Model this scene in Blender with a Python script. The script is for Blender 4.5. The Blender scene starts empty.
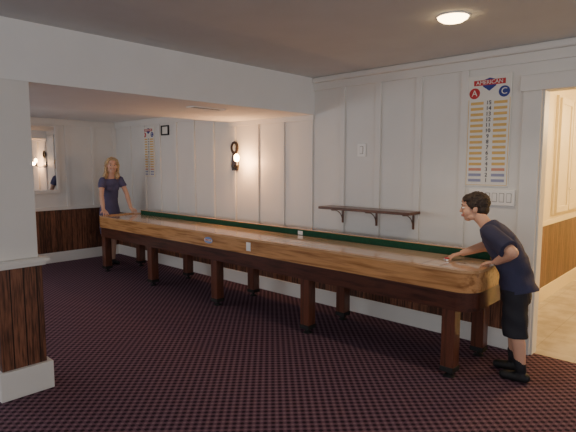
import bpy,bmesh,math,random
from mathutils import Vector,Matrix
random.seed(3)
V=Vector
W={}
COL=bpy.context.scene.collection
# ---------------------------------------------------------------- materials
def nodemat(name,rough=.6,metal=0.0,spec=.5,coat=0):
    m=bpy.data.materials.new(name); m.use_nodes=True
    nt=m.node_tree; b=nt.nodes["Principled BSDF"]
    b.inputs["Roughness"].default_value=rough; b.inputs["Metallic"].default_value=metal
    b.inputs["Specular IOR Level"].default_value=spec
    b.inputs["Coat Weight"].default_value=coat; b.inputs["Coat Roughness"].default_value=.15
    return m,nt,b
def ramp(nt,fac,stops):
    r=nt.nodes.new("ShaderNodeValToRGB"); e=r.color_ramp.elements
    while len(e)<len(stops): e.new(.5)
    for i,(p,c) in enumerate(stops):
        e[i].position=p; e[i].color=(*c,1)
    nt.links.new(fac,r.inputs[0]); return r.outputs[0]
def coords(nt,scale=(1,1,1)):
    tc=nt.nodes.new("ShaderNodeTexCoord"); mp=nt.nodes.new("ShaderNodeMapping")
    mp.inputs["Scale"].default_value=scale
    nt.links.new(tc.outputs["Object"],mp.inputs[0]); return mp.outputs[0]
def noise(nt,vec,scale,detail=4,out="Fac"):
    n=nt.nodes.new("ShaderNodeTexNoise"); n.inputs["Scale"].default_value=scale
    n.inputs["Detail"].default_value=detail; nt.links.new(vec,n.inputs["Vector"]); return n.outputs[out]
def bump(nt,b,h,strength=.2,dist=.01):
    bp=nt.nodes.new("ShaderNodeBump"); bp.inputs["Strength"].default_value=strength
    bp.inputs["Distance"].default_value=dist
    nt.links.new(h,bp.inputs["Height"]); nt.links.new(bp.outputs[0],b.inputs["Normal"])
def math_(nt,op,a,b_=None):
    n=nt.nodes.new("ShaderNodeMath"); n.operation=op
    for i,v in enumerate((a,b_)):
        if v is None: continue
        if isinstance(v,(int,float)): n.inputs[i].default_value=v
        else: nt.links.new(v,n.inputs[i])
    return n.outputs[0]
def plain(name,c,rough=.6,metal=0,var=.06,nscale=8,bmp=0,coat=0,spec=.5):
    m,nt,b=nodemat(name,rough,metal,spec,coat)
    f=noise(nt,coords(nt),nscale)
    lo=[max(0,x*(1-var)) for x in c]; hi=[min(1,x*(1+var)) for x in c]
    nt.links.new(ramp(nt,f,[(.3,lo),(.7,hi)]),b.inputs["Base Color"])
    if bmp: bump(nt,b,noise(nt,coords(nt),nscale*12),bmp,.004)
    return m
def wood(name,dark,light,rough=.35,scale=(1,12,12),coat=.3,nscale=3,bs=.08):
    m,nt,b=nodemat(name,rough,0,.5,coat)
    f=noise(nt,coords(nt,scale),nscale,8)
    f2=noise(nt,coords(nt,[s*.35 for s in scale]),nscale,3)
    ff=math_(nt,'ADD',math_(nt,'MULTIPLY',f,.6),math_(nt,'MULTIPLY',f2,.4))
    nt.links.new(ramp(nt,ff,[(.36,dark),(.54,light),(.68,[x*.75 for x in light])]),b.inputs["Base Color"])
    bump(nt,b,f,bs,.003); return m
def emis(name,c,s):
    m,nt,b=nodemat(name,.5); b.inputs["Base Color"].default_value=(*c,1)
    b.inputs["Emission Color"].default_value=(*c,1); b.inputs["Emission Strength"].default_value=s; return m

M={}
M['white']=plain("white_paint",(.79,.775,.74),.45,var=.025,nscale=2,bmp=.08)
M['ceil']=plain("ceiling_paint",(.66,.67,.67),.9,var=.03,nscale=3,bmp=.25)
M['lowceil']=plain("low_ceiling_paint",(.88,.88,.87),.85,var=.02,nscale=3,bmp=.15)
M['cream']=plain("cream_paint",(.84,.74,.50),.5,var=.03,nscale=2)
M['honey']=wood("honey_wood",(.28,.120,.042),(.62,.32,.130),.2,(.8,11,11),.7)
M['rim']=wood("rim_wood",(.46,.24,.10),(.64,.38,.19),.20,(1.2,16,16),.5)
M['play']=wood("maple_playfield",(.64,.43,.28),(.80,.57,.40),.08,(.8,30,30),.8)
M['mahog']=wood("dark_mahogany",(.034,.012,.008),(.095,.032,.020),.28,(1.5,14,14))
M['leg']=wood("leg_mahogany",(.048,.017,.010),(.135,.046,.027),.3,(14,14,1.5))
M['shelf']=wood("shelf_wood",(.07,.026,.013),(.16,.062,.03),.35,(2,14,14))
M['sconce']=wood("sconce_dark_wood",(.012,.006,.004),(.035,.015,.009),.4,(8,8,2))
M['green']=plain("green_felt",(.012,.075,.037),.95,var=.2,nscale=60,bmp=.3)
M['gutter']=plain("gutter_felt",(.015,.06,.03),.95,var=.2,nscale=60)
M['black']=plain("black_metal",(.012,.011,.011),.4,.3)
M['rubber']=plain("black_rubber",(.012,.011,.011),.7)
M['dot']=plain("dark_print",(.03,.03,.05),.6)
M['line']=plain("score_line_print",(.16,.09,.06),.4)
M['red']=plain("red_print",(.55,.03,.04),.5)
M['blue']=plain("blue_print",(.03,.05,.28),.5)
M['lblue']=plain("pale_blue_print",(.20,.30,.55),.5)
M['tan']=plain("tan_print",(.76,.50,.16),.5)
M['redbar']=plain("soft_red_print",(.66,.30,.20),.5)
M['bluebar']=plain("soft_blue_print",(.32,.34,.50),.5)
M['plate']=plain("white_plastic",(.92,.90,.86),.3,var=.01)
M['gap']=plain("shadow_gap_plastic",(.40,.38,.36),.5,var=.01)
M['panel']=plain("score_panel",(.84,.82,.76),.4,var=.02)
M['chrome']=plain("chrome",(.7,.7,.7),.15,1)
m,nt,b=nodemat("mirror_glass",.01,1.0); b.inputs["Base Color"].default_value=(.70,.71,.72,1); M['mirror']=m
M['lamp']=emis("lamp_lens",(1,.70,.34),16)
M['bulb']=emis("warm_bulb",(1,.60,.26),40)
def wains(name,lo=(.065,.026,.015),hi=(.25,.102,.055)):
    m,nt,b=nodemat(name,.4,0,.5,.1)
    tc=nt.nodes.new("ShaderNodeTexCoord"); sp=nt.nodes.new("ShaderNodeSeparateXYZ"); nt.links.new(tc.outputs["Object"],sp.inputs[0])
    s=math_(nt,'ADD',sp.outputs[0],sp.outputs[1]); s=math_(nt,'ADD',s,20.0)
    k=math_(nt,'DIVIDE',s,.085); fr=math_(nt,'FRACT',k); fl=math_(nt,'FLOOR',k)
    g=math_(nt,'GREATER_THAN',fr,.10)
    wn=nt.nodes.new("ShaderNodeTexWhiteNoise"); wn.noise_dimensions='1D'; nt.links.new(fl,wn.inputs["W"])
    f=noise(nt,coords(nt,(26,26,2.2)),3,8)
    f2=math_(nt,'ADD',math_(nt,'MULTIPLY',f,.8),math_(nt,'MULTIPLY',wn.outputs[0],.2))
    c=ramp(nt,f2,[(.38,lo),(.62,hi)])
    mx=nt.nodes.new("ShaderNodeMix"); mx.data_type='RGBA'; mx.inputs[6].default_value=(.025,.011,.006,1)
    nt.links.new(g,mx.inputs[0]); nt.links.new(c,mx.inputs[7]); nt.links.new(mx.outputs[2],b.inputs["Base Color"])
    bump(nt,b,g,.5,.004); return m
M['wains']=wains("beadboard_stained")
M['wains2']=wains("hall_beadboard",(.06,.028,.015),(.20,.095,.05))
def carpet():
    m,nt,b=nodemat("patterned_carpet",.95,0,.15)
    tc=nt.nodes.new("ShaderNodeTexCoord"); sp=nt.nodes.new("ShaderNodeSeparateXYZ"); nt.links.new(tc.outputs["Object"],sp.inputs[0])
    k=2*math.pi/.068
    a=math_(nt,'SINE',math_(nt,'MULTIPLY',sp.outputs[0],k)); c=math_(nt,'SINE',math_(nt,'MULTIPLY',sp.outputs[1],k))
    p=math_(nt,'MULTIPLY',a,c); p=math_(nt,'ADD',math_(nt,'MULTIPLY',p,.5),.5)
    fz=noise(nt,coords(nt),220,2)
    p=math_(nt,'ADD',p,math_(nt,'MULTIPLY',math_(nt,'SUBTRACT',fz,.5),.2))
    col=ramp(nt,p,[(.24,(.032,.018,.028)),(.42,(.135,.072,.104)),(.72,(.145,.079,.113)),(.92,(.24,.15,.18))])
    nt.links.new(col,b.inputs["Base Color"]); bump(nt,b,fz,.5,.004); return m
M['carpet']=carpet()
def tile():
    m,nt,b=nodemat("beige_tile",.3,0,.5)
    br=nt.nodes.new("ShaderNodeTexBrick"); br.offset=0
    nt.links.new(coords(nt),br.inputs["Vector"])
    br.inputs["Scale"].default_value=1; br.inputs["Brick Width"].default_value=.33; br.inputs["Row Height"].default_value=.33; br.inputs["Mortar Size"].default_value=.004
    br.inputs["Color1"].default_value=(.56,.52,.46,1); br.inputs["Color2"].default_value=(.60,.56,.49,1); br.inputs["Mortar"].default_value=(.44,.41,.36,1)
    mx=nt.nodes.new("ShaderNodeMix"); mx.data_type='RGBA'; mx.blend_type='MULTIPLY'; mx.inputs[0].default_value=1
    nt.links.new(br.outputs["Color"],mx.inputs[6])
    nt.links.new(ramp(nt,noise(nt,coords(nt),7,8),[(.35,(.72,.69,.66)),(.65,(1,1,1))]),mx.inputs[7])
    nt.links.new(mx.outputs[2],b.inputs["Base Color"]); return m
M['tile']=tile()
# ---------------------------------------------------------------- object helpers
def finish(name,me,mat,parent=None,label=None,cat=None,struct=False,group=None,smooth=False,origin=None):
    xs=[v.co for v in me.vertices]
    lo=V((min(v.x for v in xs),min(v.y for v in xs),min(v.z for v in xs)))
    hi=V((max(v.x for v in xs),max(v.y for v in xs),max(v.z for v in xs)))
    o=V(origin) if origin else V(((lo.x+hi.x)/2,(lo.y+hi.y)/2,lo.z))
    me.transform(Matrix.Translation(-o))
    ob=bpy.data.objects.new(name,me); COL.objects.link(ob); ob.location=o
    me.materials.clear(); me.materials.append(mat)
    if smooth:
        for p in me.polygons: p.use_smooth=True
    W[ob.name]=o.copy()
    if parent:
        ob.parent=parent; ob.matrix_parent_inverse=Matrix.Translation(-W[parent.name])
    if label: ob["label"]=label
    if cat and not parent: ob["category"]=cat
    if struct: ob["kind"]="structure"
    if group: ob["group"]=group
    return ob
def fin(name,bm,mat,**k):
    bmesh.ops.recalc_face_normals(bm,faces=bm.faces[:])
    me=bpy.data.meshes.new(name); bm.to_mesh(me); bm.free(); return finish(name,me,mat,**k)
def addbox(bm,a,b_,bev=0):
    a=V(a);b_=V(b_); lo=V(map(min,a,b_)); hi=V(map(max,a,b_))
    r=bmesh.ops.create_cube(bm,size=1,matrix=Matrix.Translation((lo+hi)/2)@Matrix.Diagonal((*(hi-lo),1)))
    if bev:
        es=list({e for v in r['verts'] for e in v.link_edges})
        bmesh.ops.bevel(bm,geom=es,offset=bev,segments=2,affect='EDGES',profile=.5)
def box(name,a,b_,mat,bev=0,**k):
    bm=bmesh.new(); addbox(bm,a,b_,bev); return fin(name,bm,mat,**k)
def boxes(name,lst,mat,bev=0,**k):
    bm=bmesh.new()
    for a,b_ in lst: addbox(bm,a,b_,bev)
    return fin(name,bm,mat,**k)
def empty(name,loc,label,cat,group=None):
    e=bpy.data.objects.new(name,None); COL.objects.link(e); e.location=loc; e.empty_display_size=.1
    W[e.name]=V(loc); e["label"]=label; e["category"]=cat
    if group: e["group"]=group
    return e
def basis(d):
    d=V(d).normalized(); a=V((0,0,1)) if abs(d.z)<.9 else V((1,0,0))
    u=d.cross(a).normalized(); return u,d.cross(u).normalized()
def rings(bm,rs,seg=24,closed=True):
    loops=[]
    for c,u,v in rs:
        loops.append([bm.verts.new(V(c)+V(u)*math.cos(2*math.pi*i/seg)+V(v)*math.sin(2*math.pi*i/seg)) for i in range(seg)])
    for A,B in zip(loops,loops[1:]):
        for i in range(seg): bm.faces.new((A[i],A[(i+1)%seg],B[(i+1)%seg],B[i]))
    bm.faces.new(loops[0][::-1]); bm.faces.new(loops[-1])
def cyl(bm,p0,p1,r0,r1=None,seg=20):
    r1=r0 if r1 is None else r1
    u,v=basis(V(p1)-V(p0)); rings(bm,[(p0,u*r0,v*r0),(p1,u*r1,v*r1)],seg)
def sph(bm,c,r,Mx=None,sub=3):
    if isinstance(r,(int,float)): r=(r,r,r)
    m=(Mx or Matrix.Identity(4))@Matrix.Translation(c)@Matrix.Diagonal((*r,1))
    bmesh.ops.create_icosphere(bm,subdivisions=sub,radius=1,matrix=m)
def cap(bm,p0,p1,r0,r1=None,sub=2):
    r1=r0 if r1 is None else r1
    cyl(bm,p0,p1,r0,r1); sph(bm,p0,r0,sub=sub); sph(bm,p1,r1,sub=sub)
def chain(bm,pts):
    for (p,r),(q,s) in zip(pts,pts[1:]): cap(bm,p,q,r,s)
def blob(name,bm,mat,vox=.005,it=4,zmin=None,**k):
    bmesh.ops.recalc_face_normals(bm,faces=bm.faces[:])
    me=bpy.data.meshes.new("tmp"); bm.to_mesh(me); bm.free()
    ob=bpy.data.objects.new("tmp",me); COL.objects.link(ob)
    r=ob.modifiers.new("r",'REMESH'); r.mode='VOXEL'; r.voxel_size=vox
    s=ob.modifiers.new("s",'SMOOTH'); s.factor=.5; s.iterations=it
    dg=bpy.context.evaluated_depsgraph_get(); dg.update()
    me2=bpy.data.meshes.new_from_object(ob.evaluated_get(dg))
    bpy.data.objects.remove(ob); me2.name=name
    if zmin is not None:
        for v in me2.vertices:
            if v.co.z<zmin: v.co.z=zmin
    return finish(name,me2,mat,smooth=True,**k)
def folds(ob,fn):
    me=ob.data; N=[v.normal.copy() for v in me.vertices]; C=[v.co.copy() for v in me.vertices]
    out=[]
    for c,n in zip(C,N): out.extend(c+n*fn(c))
    me.vertices.foreach_set("co",out); me.update()
def text(name,s,loc,size,mat,parent,rot=(math.pi/2,0,0),ext=.001,align='CENTER',space=1.0):
    cu=bpy.data.curves.new(name,'FONT'); cu.body=s; cu.size=size; cu.extrude=ext; cu.align_x=align; cu.align_y='CENTER'; cu.space_line=space
    ob=bpy.data.objects.new("tmp",cu); COL.objects.link(ob)
    dg=bpy.context.evaluated_depsgraph_get(); dg.update()
    me=bpy.data.meshes.new_from_object(ob.evaluated_get(dg)); bpy.data.objects.remove(ob)
    me.transform(Matrix.Translation(loc)@Matrix.Rotation(rot[2],4,'Z')@Matrix.Rotation(rot[0],4,'X')); me.name=name
    return finish(name,me,mat,parent=parent)
tn=[0]
def trim(a,b_,mat='white',bev=.003,label="white painted wood trim"):
    tn[0]+=1
    return box("trim_%d"%tn[0],a,b_,M[mat],bev,label=label,cat="trim",struct=True)
# ---------------------------------------------------------------- room
YW=4.32; XE=-8.2; HC=2.56; LC=2.33; BZ=2.16; XB=-3.62; XS=-5.1
XR=3.6; YS=-3.6; DX=-1.235
box("floor",(XE-.1,YS-.1,-.1),(XR+.1,YW+.06,0),M['carpet'],label="burgundy carpet with a small woven dot pattern",cat="floor",struct=True)
boxes("wall_north",[((XE-.1,YW,0),(DX,YW+.12,HC+.1)),((DX,YW,2.19),(-.2,YW+.12,HC+.1)),((-.2,YW,0),(XR+.1,YW+.12,HC+.1))],M['white'],label="white painted board-and-batten wall",cat="wall",struct=True)
boxes("wall_west",[((XE-.1,YS,0),(XE,-3.0,HC+.1)),((XE-.1,1.2,0),(XE,YW,HC+.1)),((XE-.1,-3.0,0),(XE,1.2,.8)),((XE-.1,-3.0,2.1),(XE,1.2,HC+.1))],M['white'],label="white painted board-and-batten wall",cat="wall",struct=True)  # unseen window opening added here for fill on the low ceiling
boxes("wall_east",[((XR,YS,0),(XR+.1,-2.6,HC)),((XR,2.6,0),(XR+.1,YW,HC)),((XR,-2.6,0),(XR+.1,2.6,.8)),((XR,-2.6,2.2),(XR+.1,2.6,HC))],M['white'],label="white painted wall with wide window opening",cat="wall",struct=True)
boxes("wall_south",[((XE,YS-.1,0),(-7.8,YS,HC)),((-4.2,YS-.1,0),(-3.,YS,HC)),((-7.8,YS-.1,0),(-4.2,YS,.8)),((-7.8,YS-.1,2.1),(-4.2,YS,HC)),((2.5,YS-.1,0),(XR,YS,HC)),((-3.,YS-.1,0),(2.5,YS,.8)),((-3.,YS-.1,2.2),(2.5,YS,HC))],M['white'],label="white painted wall with wide window openings, the western one added for fill light",cat="wall",struct=True)
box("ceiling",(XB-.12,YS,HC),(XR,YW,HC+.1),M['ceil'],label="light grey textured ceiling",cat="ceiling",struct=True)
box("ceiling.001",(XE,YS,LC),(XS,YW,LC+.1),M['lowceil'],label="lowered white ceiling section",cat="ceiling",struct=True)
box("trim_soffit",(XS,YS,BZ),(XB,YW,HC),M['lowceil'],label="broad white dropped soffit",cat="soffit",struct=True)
# baseboards / wainscot / rails
WN=.76
CX=DX-.145
def bb(name,a,b_): box(name,a,b_,M['white'],.004,label="tall white painted baseboard",cat="baseboard",struct=True)
bb("baseboard_north",(XE,YW-.02,0),(CX,YW,.17)); bb("baseboard_west",(XE,YS,0),(XE+.02,YW-.02,.17))
trim((XE+.012,YW-.012,.17),(CX,YW,WN),'wains',0,"brown stained beadboard wainscot")
trim((XE,YS,.17),(XE+.012,YW,.86),'wains',0,"brown stained beadboard wainscot")
trim((XE+.03,YW-.03,WN),(CX,YW,WN+.04)); trim((XE,YS,.86),(XE+.035,YW,.91))
# crown and top rails
trim((XB,YW-.02,2.42),(XR,YW,2.50)); trim((XB,YW-.05,2.50),(XR,YW,2.56),'white',.015)
trim((XE+.02,YW-.02,2.23),(XS,YW,LC)); trim((XE,1.2,2.23),(XE+.02,YW,LC)); trim((XS,YW-.02,2.10),(XB,YW,BZ))
# battens
x=-1.876
while x>XE+.1:
    top=2.23 if x<XS-.03 else (2.42 if x>XB+.03 else 2.10)
    trim((x-.033,YW-.020,WN+.04),(x+.033,YW,top),'white',.004,"vertical white batten on wall"); x-=.447
y=YW-.42
while y>1.3:
    if not(2.45<y<3.36): trim((XE,y-.03,.91),(XE+.018,y+.03,2.23),label="vertical white batten on wall")
    y-=.447
trim((XE,YW-.06,.91),(XE+.018,YW,2.23)); 
# door casing
trim((CX,YW-.03,0),(DX,YW,2.19),'white',.006,"white door casing"); trim((-.2,YW-.03,0),(-.06,YW,2.19),'white',.006,"white door casing")
trim((CX-.025,YW-.035,2.19),(-.03,YW,2.32),'white',.006,"white door casing head")
trim((DX,YW,0),(DX+.015,YW+.12,2.19),'white',0,"white door jamb"); 
# hall
HX=-1.67
box("floor.001",(HX-.05,YW+.06,-.1),(1.2,9.3,0.0),M['tile'],label="beige ceramic tile floor",cat="floor",struct=True)
box("wall_hall_west",(HX-.1,YW+.12,0),(HX,9.3,HC),M['cream'],label="cream painted hallway wall",cat="wall",struct=True)
box("wall_hall_north",(HX,9.2,0),(1.2,9.3,HC),M['cream'],label="cream painted hallway wall",cat="wall",struct=True)
box("wall_hall_east",(1.2,YW+.12,0),(1.3,9.3,HC),M['cream'],label="cream painted hallway wall",cat="wall",struct=True)
box("ceiling.002",(HX,YW+.12,HC),(1.2,9.2,HC+.1),M['cream'],label="cream hallway ceiling",cat="ceiling",struct=True)
trim((HX,YW+.13,.17),(HX+.012,9.2,.9),'wains2',0,"stained beadboard hallway wainscot")
trim((HX,YW+.13,.9),(HX+.03,9.2,.96),'cream'); trim((HX,YW+.13,0),(HX+.02,9.2,.17),'cream')
trim((HX,5.95,.96),(HX+.03,6.1,2.4),'cream'); 
cab=empty("built_in_cabinet",(HX+.02,7.0,1.0),"cream painted built-in wall cabinet with panelled doors","cabinet")
box("body",(HX,6.35,1.0),(HX+.03,8.0,2.4),M['cream'],.004,parent=cab)
for i in range(3):
    y0=6.38+i*.54; h0=HX-.13
    d=boxes("door",[((h0+.16,y0,1.03),(h0+.175,y0+.51,2.37)),((h0+.175,y0,1.03),(h0+.19,y0+.07,2.37)),((h0+.175,y0+.44,1.03),(h0+.19,y0+.51,2.37)),((h0+.175,y0+.07,1.03),(h0+.19,y0+.44,1.10)),((h0+.175,y0+.07,2.30),(h0+.19,y0+.44,2.37))],M['cream'],.002,parent=cab)
    bm=bmesh.new(); sph(bm,(h0+.205,y0+.47,1.3),.014,sub=2); fin("knob",bm,M['chrome'],parent=d,smooth=True)
# pillar
pl=empty("pillar",(-3.72,1.13,0),"square white pillar with brown beadboard lower section","pillar"); pl["kind"]="structure"
box("shaft",(-3.82,1.03,.955),(-3.6,1.285,BZ),M['white'],.004,parent=pl)
box("wainscot",(-3.84,1.01,.2),(-3.58,1.30,.90),M['wains'],.002,parent=pl,label="brown stained beadboard cladding")
boxes("ledge",[((-3.86,.99,.90),(-3.56,1.32,.955)),((-3.88,.97,.925),(-3.54,1.34,.95))],M['white'],.003,parent=pl)
box("base",(-3.87,.985,0),(-3.55,1.335,.2),M['white'],.006,parent=pl)
# soffit vent
vt=empty("ceiling_vent",(-3.98,3.08,BZ-.008),"small white slotted air vent in the soffit","vent")
boxes("frame",[((-4.04,2.88,BZ-.01),(-4.025,3.28,BZ)),((-3.935,2.88,BZ-.01),(-3.92,3.28,BZ)),((-4.025,2.88,BZ-.01),(-3.935,2.895,BZ)),((-4.025,3.265,BZ-.01),(-3.935,3.28,BZ))],M['plate'],parent=vt)
boxes("slats",[((-4.02+i*.018,2.895,BZ-.007),(-4.012+i*.018,3.265,BZ)) for i in range(5)],M['gap'],parent=vt)
# ---------------------------------------------------------------- recessed light
def downlight(x,y,z,e):
    p=empty("recessed_light",(x,y,z),"round recessed ceiling downlight, switched on","ceiling light")
    n=40
    def lathe(nm,prof,mt):
        bm=bmesh.new()
        L=[[bm.verts.new((x+r*math.cos(2*math.pi*i/n),y+r*math.sin(2*math.pi*i/n),z+h)) for i in range(n)] for r,h in prof]
        for A,B in zip(L,L[1:]):
            for i in range(n): bm.faces.new((A[i],A[(i+1)%n],B[(i+1)%n],B[i]))
        bm.faces.new(L[-1]); fin(nm,bm,mt,parent=p,smooth=True)
    lathe("trim_ring",[(.108,0),(.106,-.006),(.100,-.009),(.098,-.004)],M['plate'])
    lathe("lens",[(.098,-.004),(.092,-.018),(.07,-.032),(.04,-.040),(.01,-.042)],M['lamp'])
    l=bpy.data.lights.new("downlight",'SPOT'); l.energy=e; l.color=(1,.80,.58); l.spot_size=math.radians(130); l.spot_blend=.7; l.shadow_soft_size=.07
    o=bpy.data.objects.new("downlight",l); COL.objects.link(o); o.location=(x,y,z-.07)
downlight(-1.47,3.15,HC,30)
# ---------------------------------------------------------------- mirror
mi=empty("wall_mirror",(XE+.02,2.85,1.15),"rectangular wall mirror in a plain white frame","mirror")
box("glass",(XE+.019,2.50,1.19),(XE+.028,3.26,2.2),M['mirror'],parent=mi)
boxes("frame",[((XE+.019,2.45,1.14),(XE+.04,2.5,2.225)),((XE+.019,3.26,1.14),(XE+.04,3.31,2.225)),((XE+.019,2.5,1.14),(XE+.04,3.26,1.19)),((XE+.019,2.5,2.2),(XE+.04,3.26,2.225))],M['white'],.003,parent=mi)
# ---------------------------------------------------------------- scoreboards
def scoreboard(x0,x1,z0,z1,yb,label):
    w=x1-x0; h=z1-z0; cx=(x0+x1)/2
    p=empty("scoreboard",(cx,yb,z0),label,"scoreboard","shuffleboard scoreboards")
    box("board",(x0,yb-.015,z0),(x1,yb,z1),M['panel'],.003,parent=p)
    yf=yb-.0155
    for sx,m_,ch in ((-1,'red','A'),(1,'blue','C')):
        b2=bmesh.new(); c=(cx+sx*w*.34,yf,z1-h*.155); cyl(b2,c,(c[0],yf-.002,c[2]),w*.125,w*.125,32)
        fin("letter_disc",b2,M[m_],parent=p)
        text("letter",ch,(c[0],yf-.003,c[2]),w*.20,M['panel'],p)
    b2=bmesh.new(); zc=z1-h*.07
    pts=[(-.18,.05),(0,.10),(.18,.05),(.15,-.06),(0,-.15),(-.15,-.06)]
    vs=[b2.verts.new((cx+a*w,yf-.001,zc+b_*w*1.2)) for a,b_ in pts]; b2.faces.new(vs)
    fin("crest",b2,M['blue'],parent=p)
    box("banner",(cx-.36*w,yf-.003,zc-.045*w),(cx+.36*w,yf-.0015,zc+.075*w),M['red'],parent=p)
    text("banner_text","AMERICAN",(cx,yf-.004,zc+.014*w),w*.125,M['panel'],p)
    n=15; za=z1-h*.22; zb=z0+h*.03; st=(za-zb)/n
    for i in range(n):
        mm='tan' if i<12 else ('redbar' if i<13 else 'bluebar')
        for sx in (-1,1):
            box("score_bar",(cx+sx*w*.12,yf-.0015,za-i*st-st*.76),(cx+sx*w*.42,yf,za-i*st-st*.26),M[mm],parent=p)
        text("score_number",str(15-i),(cx,yf-.002,za-i*st-st*.5),st*.98,M['dot'],p)
    boxes("border",[((x0+.008,yf-.001,z0+.010),(x0+.012,yf,za+.01)),((x1-.012,yf-.001,z0+.010),(x1-.008,yf,za+.01)),((x0+.008,yf-.001,z0+.010),(x1-.008,yf,z0+.014))],M['tan'],parent=p)
scoreboard(-1.845,-1.475,1.41,2.36,YW-.001,"tall white scoreboard with score numbers and a crest, beside the doorway")
scoreboard(-7.25,-6.93,1.40,2.20,YW-.001,"tall white scoreboard with score numbers, near the far wall corner")
sg=empty("framed_sign",(-6.62,YW,2.05),"small framed notice on white wall","sign")
boxes("frame",[((-6.72,YW-.02,2.05),(-6.70,YW,2.2)),((-6.54,YW-.02,2.05),(-6.52,YW,2.2)),((-6.70,YW-.02,2.05),(-6.54,YW,2.07)),((-6.70,YW-.02,2.18),(-6.54,YW,2.2))],M['black'],parent=sg)
box("notice",(-6.70,YW-.01,2.07),(-6.54,YW-.001,2.18),M['panel'],parent=sg)
# ---------------------------------------------------------------- switches
sw=empty("light_switch_panel",(-1.61,YW,1.25),"white multi-gang wall switch plate below scoreboard","light switch")
box("plate",(-1.80,YW-.026,1.25),(-1.41,YW,1.385),M['plate'],.004,parent=sw)
for i in range(6):
    xx=-1.755+i*.06
    box("switch_surround",(xx-.021,YW-.0265,1.278),(xx+.021,YW-.026,1.357),M['gap'],parent=sw)
    box("rocker",(xx-.017,YW-.033,1.283),(xx+.017,YW-.0265,1.352),M['plate'],.003,parent=sw)
th=empty("wall_switch",(-2.97,YW,1.69),"small white wall switch plate above the shelf","light switch")
box("plate",(-3.02,YW-.012,1.68),(-2.915,YW,1.82),M['plate'],.004,parent=th)
box("surround",(-2.99,YW-.0125,1.71),(-2.945,YW-.012,1.79),M['gap'],parent=th)
box("rocker",(-2.985,YW-.020,1.715),(-2.95,YW-.0125,1.785),M['plate'],.003,parent=th)
# ---------------------------------------------------------------- wall shelf
sh=empty("wall_shelf",(-2.82,YW-.11,1.0),"dark wood wall shelf on curved wooden brackets","shelf")
box("board",(-3.36,YW-.24,1.125),(-2.27,YW-.019,1.152),M['shelf'],.004,parent=sh)
for bx in (-3.19,-2.76,-2.34):
    bm=bmesh.new()
    addbox(bm,(bx-.010,YW-.03,.97),(bx+.010,YW-.019,1.125)); addbox(bm,(bx-.010,YW-.22,1.115),(bx+.010,YW-.02,1.125))
    pr=None
    for i in range(9):
        a=math.pi/2*i/8; q=V((bx,YW-.03-.16*(1-math.cos(a)),.982+.135*math.sin(a)))
        if pr is not None: cap(bm,pr,q,.005,.005,1)
        pr=q
    fin("bracket",bm,M['shelf'],parent=sh,label="curved dark wood bracket")
# ---------------------------------------------------------------- sconce
sc=empty("wall_sconce",(-4.86,YW,1.5),"dark wooden wall sconce with lit candle bulb","wall lamp")
bm=bmesh.new(); sx=-4.98
outl=[(sx-a,z) for a,z in [(.05,1.52),(.068,1.59),(.05,1.70),(.034,1.76)]]
right=[(sx+a,z) for a,z in [(.034,1.76),(.05,1.70),(.068,1.59),(.05,1.52)]]
vs=[bm.verts.new((a,YW,z)) for a,z in outl+right]; f=bm.faces.new(vs)
r=bmesh.ops.extrude_face_region(bm,geom=[f]); bmesh.ops.translate(bm,verts=[v for v in r['geom'] if isinstance(v,bmesh.types.BMVert)],vec=(0,-.025,0))
fin("back_plate",bm,M['sconce'],parent=sc)
bm=bmesh.new(); n=28
for i in range(n):
    a0=2*math.pi*i/n;a1=2*math.pi*(i+1)/n
    cap(bm,(sx+.055*math.cos(a0),YW-.02,1.82+.068*math.sin(a0)),(sx+.055*math.cos(a1),YW-.02,1.82+.068*math.sin(a1)),.018,.018,1)
fin("ring",bm,M['sconce'],parent=sc,smooth=True)
bm=bmesh.new(); pr=None
for i in range(11):
    a=math.pi*i/10; q=V((sx+.09-.09*math.cos(a),YW-.03-.11*i/10,1.58-.04*math.sin(a)))
    if pr is not None: cap(bm,pr,q,.008,.008,1)
    pr=q
cyl(bm,pr,pr+V((0,0,.012)),.035,.04); cyl(bm,pr+V((0,0,.012)),pr+V((0,0,.06)),.014)
fin("arm",bm,M['black'],parent=sc,smooth=False)
bm=bmesh.new(); sph(bm,pr+V((0,0,.105)),(.036,.036,.052)); fin("bulb",bm,M['bulb'],parent=sc,smooth=True)
def point(loc,e,c,r=.05):
    l=bpy.data.lights.new("lamp_light",'POINT'); l.energy=e; l.color=c; l.shadow_soft_size=r
    o=bpy.data.objects.new("lamp_light",l); COL.objects.link(o); o.location=loc
point(pr+V((.08,-.02,.04)),16.0,(1,.50,.20),.03)
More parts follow.
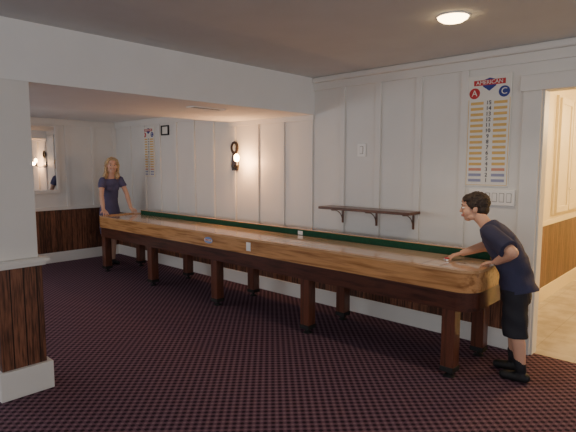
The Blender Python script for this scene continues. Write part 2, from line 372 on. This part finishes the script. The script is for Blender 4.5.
# ---------------------------------------------------------------- shuffleboard table
TX0,TX1,TY0,TY1=-7.1,-1.35,3.38,4.10
tb=empty("shuffleboard_table",((TX0+TX1)/2,(TY0+TY1)/2,0),"long honey-wood shuffleboard table on dark square legs","game table")
def rrect(x0,x1,y0,y1,r,n=12):
    o=[]
    for cx,cy,a0 in ((x1-r,y1-r,0),(x0+r,y1-r,90),(x0+r,y0+r,180),(x1-r,y0+r,270)):
        for i in range(n+1):
            a=math.radians(a0+90*i/n); o.append((cx+r*math.cos(a),cy+r*math.sin(a)))
    return o
def ringp(name,off0,off1,z0,z1,r,mat,**k):
    A=rrect(TX0+off0,TX1-off0,TY0+off0,TY1-off0,max(r-off0,.01)); B=rrect(TX0+off1,TX1-off1,TY0+off1,TY1-off1,max(r-off1,.01))
    bm=bmesh.new(); n=len(A)
    a0=[bm.verts.new((*p,z0)) for p in A];a1=[bm.verts.new((*p,z1)) for p in A];b0=[bm.verts.new((*p,z0)) for p in B];b1=[bm.verts.new((*p,z1)) for p in B]
    for i in range(n):
        j=(i+1)%n
        bm.faces.new((a0[i],a0[j],a1[j],a1[i]));bm.faces.new((a1[i],a1[j],b1[j],b1[i]));bm.faces.new((b1[i],b1[j],b0[j],b0[i]));bm.faces.new((b0[i],b0[j],a0[j],a0[i]))
    return fin(name,bm,mat,parent=tb,**k)
R=.15
ringp("cradle",0,.035,.675,.820,R,M['honey'],label="honey coloured wooden side rails")
ringp("top_rim",-.002,.045,.820,.84,R,M['rim'],label="lighter wooden rim")
ringp("apron",.014,.06,.53,.668,R,M['mahog'],label="dark mahogany apron")
ringp("apron_moulding",.002,.05,.664,.676,R,M['mahog'],label="dark moulding strip")
ringp("felt_lining",.035,.042,.69,.819,R,M['green'],label="green felt lining")
box("back_cushion",(TX0+.15,TY1-.056,.812),(TX1-.15,TY1-.004,.880),M['green'],.003,parent=tb,label="dark green felt inside the back rail")
box("back_rail_cap",(TX0+.145,TY1-.058,.880),(TX1-.145,TY1,.887),M['rim'],.003,parent=tb,label="thin wooden cap on back rail")
bm=bmesh.new(); P=rrect(TX0+.045,TX1-.045,TY0+.045,TY1-.045,R-.045)
lo_=[bm.verts.new((*p,.69)) for p in P]; hi_=[bm.verts.new((*p,.75)) for p in P]
bm.faces.new(lo_[::-1]); bm.faces.new(hi_)
for i in range(len(P)):
    j=(i+1)%len(P); bm.faces.new((lo_[i],lo_[j],hi_[j],hi_[i]))
fin("gutter",bm,M['gutter'],parent=tb,label="dark green felt gutter")
PZ=.822
pf=box("playfield",(TX0+.06,TY0+.09,.75),(TX1-.06,TY1-.09,PZ),M['play'],.004,parent=tb,label="pale glossy maple playing surface")
for xl in (TX0+.33,TX0+.48,TX0+2.2,TX1-.33,TX1-.48,TX1-2.2):
    box("score_line",(xl-.003,TY0+.092,PZ),(xl+.003,TY1-.092,PZ+.0008),M['line'],parent=pf)
for xl,s,rz in ((TX0+.25,"3",-1),(TX0+.41,"2",-1),(TX0+.75,"1",-1),(TX1-.25,"3",1),(TX1-.41,"2",1),(TX1-.75,"1",1)):
    text("score_digit",s,(xl,(TY0+TY1)/2,PZ+.0006),.1,M['line'],pf,rot=(0,0,rz*math.pi/2),ext=.0003)
for lx in (-6.95,-5.68,-4.33,-2.97,-1.55):
    for ly in (3.46,4.02):
        bm=bmesh.new()
        rr=.052
        addbox(bm,(lx-rr,ly-rr,.07),(lx+rr,ly+rr,.535),.006)
        lg=fin("leg",bm,M['leg'],parent=tb,label="square dark brown leg")
        bm=bmesh.new(); addbox(bm,(lx-rr-.004,ly-rr-.004,.045),(lx+rr+.004,ly+rr+.004,.085),.004); cyl(bm,(lx,ly,.012),(lx,ly,.05),.014); cyl(bm,(lx,ly,0),(lx,ly,.014),.045,.03,24)
        fin("foot",bm,M['rubber'],parent=lg,label="black levelling foot")
# side emblem + plate
bm=bmesh.new(); rings(bm,[((-4.38,TY0-.003,.752),V((.075,0,0)),V((0,0,.036))),((-4.38,TY0,.752),V((.075,0,0)),V((0,0,.036)))],32); e=fin("emblem",bm,M['lblue'],parent=tb,label="oval blue and red maker's emblem")
box("emblem_band",(-4.45,TY0-.005,.742),(-4.31,TY0-.003,.764),M['panel'],parent=e)
text("emblem_text","AMERICAN",(-4.38,TY0-.006,.753),.024,M['red'],e)
box("label_plate",(-3.745,TY0-.003,.71),(-3.68,TY0,.80),M['plate'],.001,parent=tb,label="white rectangular label")
box("label_plate",(-3.62,TY1-.059,.823),(-3.55,TY1-.055,.866),M['plate'],.001,parent=tb,label="white rectangular label")
# puck
pk=empty("shuffleboard_puck",(-1.735,3.755,PZ),"red-capped chrome puck under the child's hand","puck")
bm=bmesh.new(); rings(bm,[((-1.735,3.755,PZ+.0005),V((.027,0,0)),V((0,.027,0))),((-1.735,3.755,PZ+.005),V((.030,0,0)),V((0,.030,0))),((-1.735,3.755,PZ+.014),V((.030,0,0)),V((0,.030,0))),((-1.735,3.755,PZ+.019),V((.025,0,0)),V((0,.025,0)))],32); fin("weight",bm,M['chrome'],parent=pk)
bm=bmesh.new(); cyl(bm,(-1.735,3.755,PZ+.019),(-1.735,3.755,PZ+.025),.02,.017,24); fin("cap",bm,M['red'],parent=pk)
# ---------------------------------------------------------------- people
def skinmat(name,c):
    m,nt,b=nodemat(name,.5,0,.4); f=noise(nt,coords(nt),12)
    nt.links.new(ramp(nt,f,[(.3,[x*.93 for x in c]),(.7,c)]),b.inputs["Base Color"])
    b.inputs["Subsurface Weight"].default_value=.08; b.inputs["Subsurface Radius"].default_value=(.02,.008,.004); return m
M['skinA']=skinmat("skin_light",(.74,.45,.33)); M['skinB']=skinmat("skin_fair",(.72,.41,.28))
M['lip']=plain("lips",(.50,.18,.15),.4); M['eye']=plain("eye_white",(.75,.73,.70),.2,var=.01); M['iris']=plain("iris_dark",(.03,.015,.01),.15)
M['teeth']=plain("teeth",(.85,.82,.76),.3,var=.01)
M['hairD']=wood("dark_hair",(.010,.006,.004),(.045,.026,.017),.6,(60,14,14),0,3,.5)
M['hairL']=wood("blonde_hair",(.30,.18,.08),(.66,.48,.27),.5,(34,34,4),0,4,.6)
M['browL']=plain("light_eyebrow",(.22,.12,.07),.8)
M['navy']=plain("navy_cotton",(.040,.040,.085),.85,var=.15,nscale=6,bmp=.2)
M['navy2']=plain("slate_blue_cotton",(.105,.10,.20),.85,var=.15,nscale=6,bmp=.2)
M['short']=plain("black_shorts",(.018,.018,.026),.8,var=.2,nscale=6)
M['sock']=plain("dark_socks",(.02,.02,.025),.9); M['shoe']=plain("black_shoes",(.012,.012,.014),.6)
def frame(c,fwd,up=(0,0,1),s=1):
    f=V(fwd).normalized(); r=f.cross(V(up)).normalized(); u=r.cross(f)
    m=Matrix((( r.x,f.x,u.x,0),(r.y,f.y,u.y,0),(r.z,f.z,u.z,0),(0,0,0,1)))
    return Matrix.Translation(c)@m@Matrix.Scale(s,4)
def head(bm,F,child=False):
    c=1 if child else 0
    sph(bm,(0,-.018,.032),(.074,.094,.082),F)
    sph(bm,(0,.018,-.018),(.062,.068,.080),F)
    sph(bm,(0,.048-.006*c,-.082+.004*c),(.034+.004*c,.032,.026),F)
    for s in (-1,1):
        sph(bm,(s*.034,.045,-.032),(.030,.034,.034),F); sph(bm,(s*.03,.02,-.066),(.032,.042,.028),F)
        sph(bm,(s*.074,-.008,-.008),(.010,.020,.030),F); sph(bm,(s*.008,.092-.005*c,-.026),(.008,.009,.007),F,2)
    sph(bm,(0,.068,.030),(.046,.020,.018),F); sph(bm,(0,.060,.055),(.050,.026,.030),F)
    k=.020-.007*c
    for i in range(5):
        t=i/4; sph(bm,(0,.084+k*t,.010-.032*t),(.008+.003*t,)*3,F,2)
    sph(bm,(0,.080,-.056),(.024,.012,.012),F)
def face(F,body,lip,brow,smile=False):
    for s in (-1,1):
        bm=bmesh.new(); sph(bm,(s*.029,.077,.006),(.013,.012,.0075),F); e=fin("eye",bm,M['eye'],parent=body,smooth=True)
        bm=bmesh.new(); sph(bm,(s*.029,.0865,.006),(.0060,.004,.0060),F,2); fin("iris",bm,M['iris'],parent=e,smooth=True)
        bm=bmesh.new(); sph(bm,(s*.030,.084,.027),(.017,.008,.0032),F,2); fin("eyebrow",bm,brow,parent=body,smooth=True)
    bm=bmesh.new()
    for i in range(9):
        t=(i-4)/4; up=.009*t*t if smile else .003*t*t
        sph(bm,(t*.024,.0900-.012*t*t,-.051+up),(.006,.005,.0035),F,2); sph(bm,(t*.022,.0900-.012*t*t,-.0610+up*1.3),(.006,.005,.004),F,2)
    fin("lips",bm,lip,parent=body,smooth=True)
    if smile:
        bm=bmesh.new(); sph(bm,(0,.0880,-.0555),(.018,.006,.005),F,2); fin("teeth",bm,M['teeth'],parent=body,smooth=True)
def hand(bm,wrist,d,n,side,s=1.,curl=.25):
    wrist=V(wrist); d=V(d).normalized(); n=(V(n)-V(n).dot(d)*d).normalized(); t=d.cross(n)*side
    L=.085*s
    for o,k in ((-.030,.93),(-.010,1.0),(.010,1.0),(.028,.95)):
        cap(bm,wrist+t*o*.55*s,wrist+d*L*k+t*o*s,.013*s,.0115*s)
    for o,l,sp in ((-.033,.058,-.22),(-.011,.073,-.07),(.011,.078,.06),(.033,.070,.2)):
        p=wrist+d*L*.95+t*o*s; ang=curl*.6; f=(d+t*sp*.6).normalized()
        for j,(fr,r) in enumerate(((.44,.0085),(.32,.0078),(.24,.007))):
            dr=f*math.cos(ang)-n*math.sin(ang); q=p+dr*l*fr*s; cap(bm,p,q,r*s,(r-.0006)*s); p=q; ang+=curl
    p=wrist+d*.025*s+t*.022*s; f=(d*.75+t*.75-n*.15).normalized(); q=p+f*.045*s; cap(bm,p,q,.012*s,.0095*s)
    f=(d*.95+t*.35-n*.3).normalized(); cap(bm,q,q+f*.030*s,.0093*s,.0075*s)
def torso(bm,rs,grow=0):
    out=[]
    cs=[V(r[0]) for r in rs]
    for i,(c,U,hw,hd) in enumerate(rs):
        T=(cs[min(i+1,len(cs)-1)]-cs[max(i-1,0)]).normalized(); U=V(U).normalized(); U=(U-U.dot(T)*T).normalized(); Vv=U.cross(T).normalized()
        out.append((cs[i],U*(hw+grow),Vv*(hd+grow)))
    rings(bm,out,28)
# ----- boy
def boy():
    hc=V((-1.55,3.80,1.262)); F=frame(hc,(-.91,-.40,-.06),(0,0,1),1.0)
    Uh=(0,1,0); Us=(-.12,.27,0)
    sN=V((-1.36,3.645,1.095)); sF=V((-1.46,3.92,1.10))
    eN=V((-1.155,3.54,.985)); wN=V((-1.300,3.645,.888))
    eF=V((-1.47,4.0,.96)); wF=V((-1.645,3.85,.884))
    T=[((-1.185,3.74,.68),Uh,.115,.085),((-1.19,3.742,.78),Uh,.112,.088),((-1.225,3.75,.88),Uh,.112,.092),((-1.305,3.762,1.0),Us,.126,.096),((-1.385,3.778,1.09),Us,.116,.074),((-1.43,3.785,1.14),Us,.060,.048)]
    bm=bmesh.new(); torso(bm,T)
    chain(bm,[((-1.42,3.782,1.11),.052),((-1.465,3.788,1.165),.048),((-1.52,3.795,1.215),.050)])
    head(bm,F,True)
    for s,e,w in ((sN,eN,wN),(sF,eF,wF)): chain(bm,[(s,.050),(s.lerp(e,.5),.047),(e,.040),(e.lerp(w,.35),.041),(w,.027)])
    legs=[((-1.175,3.675,.70),(-1.16,3.675,.40),(-1.115,3.715,.085)),((-1.195,3.805,.70),(-1.23,3.84,.41),(-1.225,3.885,.085))]
    for h,k_,a in legs: h,k_,a=V(h),V(k_),V(a); chain(bm,[(h,.070),(h.lerp(k_,.5),.062),(k_,.048),(k_.lerp(a,.35)+V((.012,0,0)),.049),(a,.032)])
    hand(bm,wN,(-.90,.36,-.24),(-.2,.1,.97),-1,.95,.42)
    hand(bm,wF,(-.72,-.62,-.26),(-.2,-.1,.97),1,.95,.42)
    b=blob("person",bm,M['skinB'],.0045,3,label="child in navy t-shirt and shorts leaning over table",cat="person",origin=(-1.17,3.78,0))
    face(F,b,M['lip'],M['hairD'])
    bm=bmesh.new(); sph(bm,(0,-.026,.040),(.082,.098,.087),F); sph(bm,(0,-.046,-.014),(.076,.071,.062),F)
    sph(bm,(.0,.018,.070),(.068,.066,.042),F)
    sph(bm,(-.015,.046,.068),(.046,.034,.024),F); sph(bm,(.028,.046,.068),(.036,.032,.022),F)
    for s in(-1,1): sph(bm,(s*.070,.008,.028),(.014,.028,.036),F,2); sph(bm,(s*.071,.004,.002),(.010,.011,.024),F,2)
    for i in range(200):
        a=random.uniform(0,6.28); z=random.uniform(-.6,1); r_=math.sqrt(max(0,1-z*z))
        if math.sin(a)*r_>.35 and z<.55: continue
        q0=V((.080*r_*math.cos(a),-.026+.096*r_*math.sin(a),.040+.085*z)); q1=q0*1.04+V((random.uniform(-.010,.010),random.uniform(.004,.020),random.uniform(-.016,-.002)))
        cap(bm,F@q0,F@q1,.007,.003,1)
    for i in range(9):
        t=(i-4)/4; cap(bm,F@V((t*.050,.068,.080-.012*t*t)),F@V((t*.054+.008,.088-.018*t*t,.050+.006*(i%2))),.008,.003,1)
    blob("hair",bm,M['hairD'],.003,4,parent=b,label="short full dark brown hair")
    bm=bmesh.new(); torso(bm,[((-1.16,3.74,.665),Uh,.130,.108)]+T[1:-1]+[((-1.425,3.785,1.14),Us,.058,.048)],.023)
    for s,e in ((sN,eN),(sF,eF)):
        sph(bm,s,.063); cyl(bm,s,s.lerp(e,.84),.063,.072)
    sph(bm,(-1.22,3.68,.88),(.065,.055,.09)); sph(bm,(-1.225,3.72,.97),(.07,.08,.09))
    tee=blob("t_shirt",bm,M['navy'],.0045,10,parent=b,label="loose navy short-sleeved t-shirt")
    z0=W[tee.name].z
    folds(tee,lambda c: .005*max(0,min(1,(1.05-c.z-z0)/.3))*math.sin(38*c.z+20*c.y)+.003*math.sin(60*c.z-34*c.y+5))
    bm=bmesh.new(); torso(bm,[((-1.185,3.74,.60),Uh,.128,.092),((-1.185,3.74,.70),Uh,.122,.092),((-1.19,3.742,.77),Uh,.115,.088)],.010)
    for h,k_,a in legs:
        h,k_=V(h),V(k_); cyl(bm,h,k_.lerp(V(a),.16),.086,.086,28)
    sh_=blob("shorts",bm,M['short'],.005,5,parent=b,label="loose black knee-length shorts")
    folds(sh_,lambda c: .004*math.sin(50*c.y+14*c.z)+.003*math.sin(45*c.z+20*c.x))
    for h,k_,a in legs:
        a=V(a); k_=V(k_)
        bm=bmesh.new(); cap(bm,a.lerp(k_,.28),a,.041,.038); cyl(bm,a,a+V((0,0,-.04)),.035); fin("sock",bm,M['sock'],parent=b,smooth=True)
        bm=bmesh.new(); chain(bm,[(a+V((.032,0,-.046)),.036),(a+V((-.05,-.004,-.050)),.037),(a+V((-.12,-.012,-.054)),.033)]); sph(bm,a+V((0,0,-.03)),(.042,.037,.036))
        blob("shoe",bm,M['shoe'],.005,2,zmin=.003,parent=b)
boy()
# ----- woman
def woman():
    O=V((.08,.03,0))
    hc=V((-7.28,3.690,1.585))+O; F=frame(hc,(.92,-.38,-.06),(0,.06,1),1.03)
    U=(0,1,0)
    P=lambda *a: V(a)+O
    sN=P(-7.365,3.565,1.355); sF=P(-7.365,3.865,1.365); eN=V((-7.22,3.54,1.13)); eF=V((-7.21,3.955,1.14)); wN=V((-7.135,3.52,.915)); wF=V((-7.135,3.975,.915))
    T=[(P(-7.50,3.74,.80),U,.142,.102),(P(-7.50,3.735,.92),U,.144,.102),(P(-7.465,3.73,1.06),U,.108,.086),(P(-7.42,3.72,1.22),U,.122,.096),(P(-7.39,3.715,1.33),U,.126,.076),(P(-7.375,3.71,1.395),U,.07,.055)]
    bm=bmesh.new(); torso(bm,T)
    chain(bm,[(P(-7.37,3.71,1.375),.052),(P(-7.34,3.705,1.445),.044),(P(-7.31,3.70,1.515),.045)]); head(bm,F)
    for s,e,w in ((sN,eN,wN),(sF,eF,wF)): chain(bm,[(s,.044),(s.lerp(e,.5),.039),(e,.033),(e.lerp(w,.35),.035),(w,.025)])
    legs=[((-7.43,3.70,.86),(-7.40,3.70,.47),(-7.42,3.69,.085)),((-7.43,3.82,.86),(-7.42,3.82,.47),(-7.46,3.82,.085))]
    for h,k_,a in legs: h,k_,a=V(h),V(k_),V(a); chain(bm,[(h,.088),(h.lerp(k_,.5),.068),(k_,.050),(k_.lerp(a,.35)+V((-.015,0,0)),.051),(a,.033)])
    hand(bm,wN,(.86,-.1,-.42),(.4,0,.9),1,1,.25); hand(bm,wF,(.86,.05,-.42),(.4,0,.9),-1,1,.25)
    b=blob("person",bm,M['skinA'],.005,3,label="adult in slate-blue short-sleeved dress leaning on table end",cat="person",origin=(-7.45,3.78,0))
    face(F,b,M['lip'],M['browL'],True)
    bm=bmesh.new(); sph(bm,(0,-.036,.040),(.084,.096,.088),F); sph(bm,(0,-.062,-.06),(.094,.058,.10),F)
    for s in(-1,1):
        for t in range(9):
            wv=.006*math.sin(t*.9)
            sph(bm,(s*(.078+.002*t+wv),-.020-.004*t,.040-.025*t),(.024,.050,.030),F,2)
            sph(bm,(s*(.060+.003*t),-.060,.010-.024*t),(.034,.042,.032),F,2)
        sph(bm,(s*.040,.034,.086),(.042,.038,.024),F); sph(bm,(s*.068,.026,.050),(.018,.034,.038),F)
    hr=blob("hair",bm,M['hairL'],.005,7,parent=b,label="shoulder-length blonde hair")
    folds(hr,lambda c: .0035*math.sin(120*c.y+9*math.sin(22*c.z)))
    bm=bmesh.new(); torso(bm,[(P(-7.47,3.73,.50),U,.158,.125),(P(-7.49,3.735,.70),U,.158,.118)]+T[1:-1]+[(P(-7.38,3.71,1.385),U,.09,.07)],.012)
    for s,e in ((sN,eN),(sF,eF)): sph(bm,s,.053); cyl(bm,s,s.lerp(e,.50),.053,.055)
    for sy in (-.055,.055): sph(bm,P(-7.350,3.72+sy,1.235),(.052,.060,.065))
    dr=blob("dress",bm,M['navy2'],.006,12,parent=b,label="slate-blue short-sleeved dress")
    folds(dr,lambda c: .004*math.sin(30*c.z+18*c.y))
    for h,k_,a in legs:
        a=V(a); bm=bmesh.new(); chain(bm,[(a+V((-.035,0,-.045)),.038),(a+V((.06,0,-.055)),.036),(a+V((.15,0,-.06)),.032)])
        blob("shoe",bm,M['shoe'],.006,2,zmin=.003,parent=b)
woman()
# ---------------------------------------------------------------- lights
def area(loc,target,sx,sy,e,c):  # area lamps standing in for daylight at unseen window openings
    l=bpy.data.lights.new("window_fill_light",'AREA'); l.shape='RECTANGLE'; l.size=sx; l.size_y=sy; l.energy=e; l.color=c
    o=bpy.data.objects.new("window_fill_light",l); COL.objects.link(o); o.location=loc
    o.rotation_euler=(V(target)-V(loc)).to_track_quat('-Z','Y').to_euler()
area((XR-.02,0,1.5),(-3,1.8,1.5),5.0,1.35,64,(1,.99,.97))
area((-.25,YS+.02,1.5),(-1,3,1.7),5.2,1.35,38,(1,.99,.97))
area((-6.0,YS+.02,1.40),(-6,3,3.2),3.5,1.2,26,(.97,.98,1))  # added fill at an invented south-west window, tilted up to the low ceiling
area((XE+.03,-.9,1.40),(-4,0.2,3.0),4.0,1.2,56,(.97,.98,1))  # added fill at an invented west window, aimed up to brighten soffit and ceiling
point((-.4,6.2,2.2),80,(1,.70,.36),.15); point((-.6,8.2,2.2),64,(1,.70,.36),.15)
w=bpy.data.worlds.new("world"); bpy.context.scene.world=w; w.use_nodes=True
w.node_tree.nodes["Background"].inputs[0].default_value=(.8,.85,1,1); w.node_tree.nodes["Background"].inputs[1].default_value=.4
# ---------------------------------------------------------------- camera
cd=bpy.data.cameras.new("camera"); cd.sensor_width=36; cd.lens=490/576*36; cam=bpy.data.objects.new("camera",cd); COL.objects.link(cam)
cam.location=(0,0,1.6)
p=math.radians(6); d=V((-.682*math.cos(p),.731*math.cos(p),-math.sin(p)))
cam.rotation_euler=d.to_track_quat('-Z','Y').to_euler(); cd.clip_start=.05
bpy.context.scene.camera=cam
